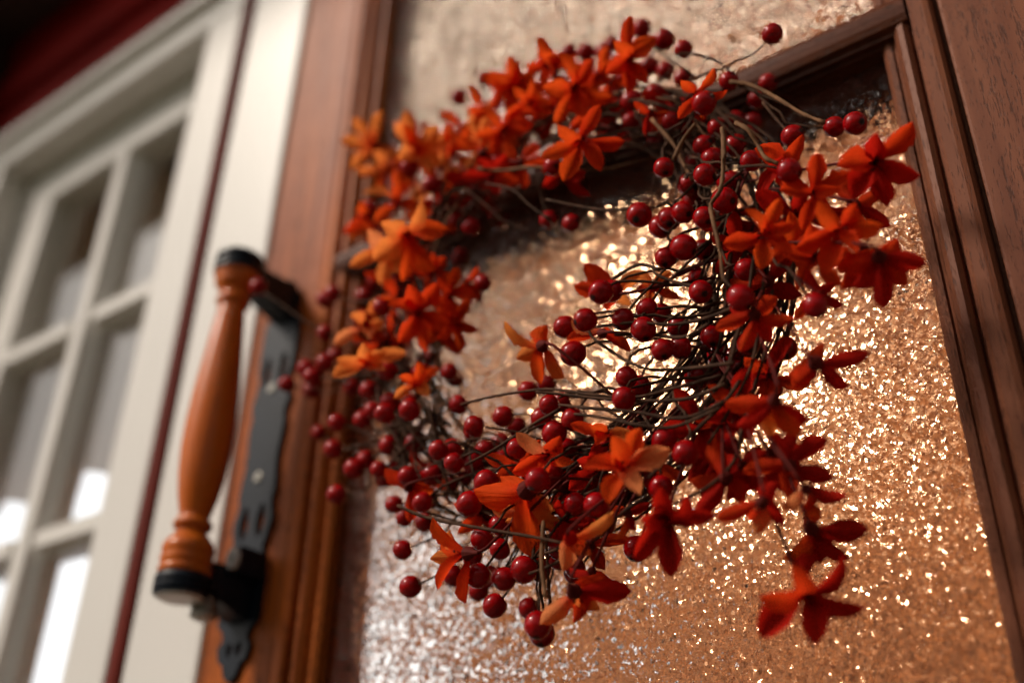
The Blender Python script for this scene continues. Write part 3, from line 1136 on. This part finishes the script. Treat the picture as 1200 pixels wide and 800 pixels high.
def flower(cx, cy, depth, sign, tips, col, colours=None, L=None):
    """cx, cy: throat in the photo; tips: petal tips in the photo; sign +1 opens to the viewer, -1 seen from behind"""
    c = at(cx, cy, -depth / 1000)
    dist = (c - CAM).length
    zc = (c - CAM).dot(FWD)
    pl = [math.hypot(x - cx, y - cy) / F * zc for x, y in tips]
    L = L or max(.0165, max(pl) * 1.16)
    dirs = []
    for (x, y), q in zip(tips, pl):
        r = ray(x, y)
        b = r.dot(c - CAM)
        perp2 = (c - CAM).length_squared - b * b
        LL = max(L * .82, math.sqrt(perp2) * 1.04)
        h = math.sqrt(max(LL * LL - perp2, 0))
        t = b - sign * h
        p = CAM + r * t
        if p.y > -.006:
            p = CAM + r * ((-.006 - CAM.y) / r.y)
        dirs.append(p - c)
    ax = Vector()
    for d in dirs:
        ax += d.normalized()
    if ax.length < .2:
        ax = (CAM - c) * sign
    ax.normalize()
    ax = (ax + (CAM - c).normalized() * .45 * sign).normalized()
    fo = bpy.data.objects.new('flower', CORE[0 if col < 3 else 1])
    q = ax.to_track_quat('Z', 'Y').to_matrix().to_4x4()
    put(fo, wreath, Matrix.Translation(c) @ q @ Matrix.Diagonal((L, L, L, 1)))
    for i, d in enumerate(dirs):
        xl = d.length
        X = d.normalized()
        Z = ax - X * ax.dot(X)
        if Z.length < .05:
            Z = X.orthogonal()
        Z.normalize()
        Y = Z.cross(X)
        ca = rb.uniform(-.35, .35)
        Z, Y = Z * math.cos(ca) + Y * math.sin(ca), Y * math.cos(ca) - Z * math.sin(ca)
        k = (colours[i] if colours else col)
        me = SHAPES[rb.randrange(5)][max(0, min(4, k))]
        w = rb.uniform(.93, 1.12) * L
        mw = Matrix(((X.x * xl, Y.x * w, Z.x * w, c.x), (X.y * xl, Y.y * w, Z.y * w, c.y), (X.z * xl, Y.z * w, Z.z * w, c.z), (0, 0, 0, 1)))
        put(bpy.data.objects.new('petal', me), fo, mw)
    # stalk back to the ring
    th = ring_angle(c)
    o = ring_pt(th - .25, rb.uniform(.4, 2.6), RT * .7)
    s0 = c - ax * L * .28
    pts = bez(o, o + (s0 - o) * .35 + Vector((0, .0, .004)), s0 - ax * .01, s0, 7)
    bm = bmesh.new()
    tube(bm, pts, .0006, .0008, 5)
    mesh_obj('flower_stalk', bm, M['stem'], wreath, smooth=True)


FL_ = [
    # left, orange
    (437, 170, 64, 1, [(416, 137), (449, 131), (399, 167), (414, 200), (470, 184)], 3, None),
    (487, 175, 82, 1, [(473, 129), (513, 146), (537, 160), (517, 194), (468, 190), (462, 142)], 3, None),
    (528, 182, 66, 1, [(522, 145), (560, 165), (551, 200), (512, 196), (548, 148)], 3, [2, 3, 3, 3, 2]),
    (560, 165, 60, 1, [(552, 140), (572, 138), (577, 170), (562, 192), (545, 180)], 3, None),
    (465, 240, 72, 1, [(462, 198), (425, 226), (490, 212), (440, 262), (497, 246)], 2, [2, 3, 2, 2, 2]),
    (476, 272, 96, 1, [(493, 237), (524, 266), (511, 316), (473, 330), (438, 306), (446, 262)], 3, [3, 2, 2, 2, 3, 3]),
    (455, 290, 80, 1, [(411, 314), (430, 270), (448, 334), (482, 312), (470, 262)], 3, [3, 4, 3, 3, 3]),
    (432, 250, 60, 1, [(424, 235), (411, 282), (402, 272), (446, 270)], 2, [2, 3, 1, 2]),
    (488, 366, 84, 1, [(455, 358), (512, 330), (536, 375), (500, 412), (468, 402), (478, 334)], 1, None),
    (525, 345, 76, 1, [(536, 312), (556, 342), (542, 372), (508, 360), (512, 326)], 1, [2, 1, 1, 1, 1]),
    (530, 375, 70, 1, [(551, 352), (560, 388), (540, 412), (512, 398), (520, 350)], 1, [2, 1, 2, 1, 1]),
    (505, 320, 66, 1, [(522, 300), (530, 325), (498, 345), (484, 318), (505, 296)], 1, None),
    (428, 385, 76, 1, [(391, 402), (410, 370), (446, 352), (452, 378), (434, 396)], 3, [4, 3, 3, 3, 4]),
    (432, 424, 84, 1, [(391, 443), (394, 422), (424, 402), (451, 410), (476, 412), (450, 434)], 3, [3, 3, 3, 3, 3, 4]),
    (487, 452, 78, 1, [(489, 424), (515, 432), (504, 464), (462, 466), (468, 440)], 3, [2, 2, 3, 3, 2]),
    (545, 330, 64, 1, [(560, 312), (566, 350), (548, 360), (530, 345)], 1, None),
    # top
    (612, 100, 60, 1, [(596, 66), (628, 82), (640, 108), (606, 128), (577, 112), (570, 88)], 2, [2, 2, 1, 1, 2, 2]),
    (568, 128, 56, 1, [(550, 98), (588, 112), (584, 144), (560, 156), (546, 128)], 2, [2, 3, 2, 2, 2]),
    (590, 150, 70, 1, [(566, 128), (610, 124), (628, 150), (606, 180), (578, 182), (558, 160)], 1, [2, 1, 1, 2, 1, 2]),
    (625, 145, 62, 1, [(648, 132), (642, 172), (612, 172), (602, 140), (628, 118)], 1, None),
    (672, 102, 86, 1, [(655, 62), (696, 70), (716, 112), (690, 136), (652, 146), (636, 104)], 1, [2, 1, 2, 1, 2, 2]),
    (650, 80, 76, 1, [(630, 42), (662, 70), (640, 94), (634, 66)], 1, [2, 1, 1, 2]),
    (681, 163, 92, 1, [(732, 166), (706, 200), (662, 213), (634, 186), (652, 148), (702, 122)], 1, [1, 1, 2, 2, 2, 1]),
    (600, 195, 60, 1, [(572, 190), (600, 170), (622, 205), (596, 225), (575, 212)], 0, None),
    (736, 68, 84, 1, [(738, 18), (768, 42), (758, 98), (734, 108), (710, 88), (718, 50)], 1, [1, 2, 1, 1, 1, 2]),
    (816, 110, 84, 1, [(836, 80), (798, 94), (796, 140), (826, 140), (852, 106)], 1, [2, 2, 1, 2, 1]),
    (762, 132, 70, 1, [(742, 120), (788, 134), (780, 158), (756, 160)], 1, [1, 2, 1, 0]),
    # right, scarlet
    (893, 276, 100, 1, [(912, 232), (873, 246), (848, 287), (893, 316), (928, 298), (934, 262)], 1, [2, 2, 1, 2, 1, 1]),
    (955, 226, 88, 1, [(956, 178), (984, 220), (975, 256), (942, 270), (914, 224), (996, 200)], 1, None),
    (925, 190, 78, 1, [(940, 158), (898, 198), (893, 236), (930, 222), (884, 176)], 0, [1, 0, 0, 1, 1]),
    (1024, 190, 82, 1, [(1028, 156), (1068, 142), (1079, 204), (1038, 242), (1003, 234), (982, 196)], 0, [0, 1, 0, 0, 0, 1]),
    (986, 268, 92, 1, [(1034, 262), (1006, 296), (970, 322), (932, 290), (958, 236), (1004, 238)], 1, [2, 1, 1, 1, 2, 1]),
    (1030, 300, 92, -1, [(1086, 310), (1062, 336), (1036, 362), (998, 334), (976, 308), (1054, 280)], 0, [0, 1, 0, 0, 1, 1]),
    (1010, 292, 76, 1, [(1040, 286), (1018, 330), (985, 338), (990, 300)], 1, None),
    (958, 346, 88, -1, [(946, 316), (976, 330), (990, 356), (964, 372), (930, 374)], 0, [0, 0, 0, 0, 1]),
    (885, 368, 100, -1, [(838, 384), (868, 412), (902, 402), (912, 350), (858, 346), (930, 374)], 1, [1, 1, 0, 1, 0, 1]),
    (955, 425, 94, -1, [(1020, 414), (996, 452), (930, 456), (966, 402), (922, 440)], 1, [0, 0, 1, 1, 1]),
    (908, 468, 98, -1, [(900, 512), (910, 486), (936, 512), (850, 470), (862, 498), (948, 494)], 2, [3, 4, 2, 1, 0, 0]),
    (905, 530, 76, -1, [(890, 565), (918, 578), (950, 560), (956, 520), (875, 532), (930, 502)], 0, None),
    (835, 535, 70, -1, [(805, 562), (830, 590), (858, 572), (868, 530), (820, 508), (790, 530)], 0, None),
    (870, 545, 78, -1, [(850, 585), (882, 560), (895, 580), (848, 530), (890, 520)], 0, None),
    (782, 606, 88, 1, [(742, 653), (788, 676), (838, 602), (772, 570), (752, 606), (804, 580)], 0, None),
    (893, 588, 92, -1, [(884, 626), (918, 616), (838, 606), (912, 566), (876, 592)], 2, [4, 0, 1, 0, 1]),
    (944, 572, 82, -1, [(914, 592), (938, 600), (972, 590), (992, 582), (965, 572)], 2, [4, 1, 0, 0, 4]),
    (950, 618, 66, -1, [(1018, 622), (996, 656), (918, 652), (930, 680), (958, 660), (944, 590)], 0, [0, 0, 2, 0, 0, 2]),
    (941, 692, 68, 1, [(1014, 710), (958, 756), (893, 748), (888, 702), (988, 652), (928, 662)], 0, [0, 0, 0, 1, 0, 1]),
    # inside the ring
    (636, 405, 90, -1, [(592, 376), (604, 418), (632, 450), (662, 442), (642, 382)], 2, [3, 3, 2, 3, 2]),
    (722, 342, 84, -1, [(673, 334), (686, 308), (756, 320), (738, 358), (712, 364)], 2, [1, 1, 3, 3, 1]),
    (765, 338, 76, -1, [(748, 318), (786, 318), (796, 350), (744, 342), (758, 362)], 3, [3, 3, 2, 1, 3]),
    (706, 390, 84, -1, [(670, 374), (664, 396), (700, 384), (738, 412), (722, 400)], 2, [4, 1, 3, 1, 1]),
    # bottom
    (728, 552, 102, 1, [(752, 502), (784, 524), (752, 578), (714, 590), (684, 548), (716, 512)], 2, [2, 4, 4, 2, 1, 2]),
    (712, 510, 86, 1, [(690, 500), (742, 506), (700, 522), (668, 498)], 2, [2, 3, 1, 1]),
    (645, 532, 90, 1, [(604, 508), (600, 552), (640, 556), (672, 540), (655, 510)], 2, [4, 1, 1, 2, 1]),
    (618, 573, 98, -1, [(556, 572), (594, 594), (628, 656), (652, 598), (588, 556), (660, 616)], 2, [2, 3, 2, 3, 2, 3]),
    (613, 604, 84, -1, [(576, 592), (592, 610), (622, 618), (640, 600)], 3, [4, 3, 3, 2]),
    (478, 570, 76, -1, [(452, 548), (482, 612), (492, 588), (470, 556), (510, 572)], 2, [1, 1, 2, 2, 2]),
    (549, 648, 100, -1, [(508, 606), (516, 628), (512, 690), (546, 706), (504, 652), (528, 622)], 2, [2, 2, 1, 1, 3, 3]),
    (668, 630, 106, -1, [(658, 668), (692, 652), (720, 600), (676, 640), (662, 642)], 4, [4, 4, 3, 4, 4]),
    (672, 692, 96, -1, [(634, 732), (672, 728), (740, 694), (716, 680), (702, 716), (664, 706)], 1, [4, 1, 0, 1, 3, 2]),
    (694, 668, 78, -1, [(718, 684), (670, 694), (668, 664), (700, 690)], 0, [1, 0, 0, 0]),
    (662, 610, 70, 1, [(640, 640), (690, 612), (655, 585), (650, 640)], 0, None),
    (735, 600, 76, -1, [(720, 632), (745, 620), (762, 590), (712, 592)], 1, [2, 0, 0, 1]),
    (700, 545, 70, 1, [(668, 575), (676, 540), (700, 515), (735, 580)], 0, None),
]
FILL = [(520, 235, 60, 0), (556, 222, 64, 0), (598, 172, 50, 1), (640, 130, 56, 1), (700, 130, 60, 1), (575, 205, 72, 0), (500, 268, 58, 1), (470, 345, 58, 1), (455, 400, 60, 1),
        (610, 190, 74, 1), (660, 205, 60, 0), (720, 150, 58, 0), (860, 250, 66, 0), (900, 330, 70, 0), (925, 290, 70, 1), (865, 480, 72, 0), (900, 440, 66, 0), (820, 500, 70, 0), (760, 540, 76, 0),
        (660, 570, 70, 0), (610, 545, 62, 1), (560, 600, 58, 1), (850, 560, 84, 0), (925, 545, 80, 0), (690, 640, 72, 0), (500, 560, 50, 0), (515, 215, 66, 2), (590, 110, 66, 1), (565, 180, 74, 2), (620, 120, 70, 2)]
FILL += [(455, 200, 55, 2), (505, 165, 55, 2), (545, 150, 55, 2), (445, 270, 60, 2), (640, 80, 60, 1), (700, 90, 60, 1), (655, 130, 60, 1), (480, 310, 60, 1), (460, 320, 70, 1), (515, 385, 60, 1), (440, 410, 60, 1), (790, 130, 60, 0), (955, 300, 80, 1), (1000, 240, 70, 0), (930, 250, 70, 0), (870, 290, 70, 0)]
fr_ = random.Random(23)
for x, y, d, c in FILL:
    a0 = fr_.uniform(0, 6.28)
    kk = F * .0215 / (at(x, y, -d / 1000) - CAM).dot(FWD)
    tips = []
    for i in range(fr_.choice((5, 5, 6))):
        a = a0 + i * 2 * math.pi / 5.3 + fr_.uniform(-.2, .2)
        r = kk * fr_.uniform(.6, 1.0)
        tips.append((x + r * math.cos(a), y + r * math.sin(a) * .92))
    FL_.append((x, y, d, fr_.choice((1, 1, -1)), tips, c, [max(0, c + fr_.choice((0, 0, 1))) for _ in tips]))
for f in FL_:
    flower(*f[:5], f[5], f[6])
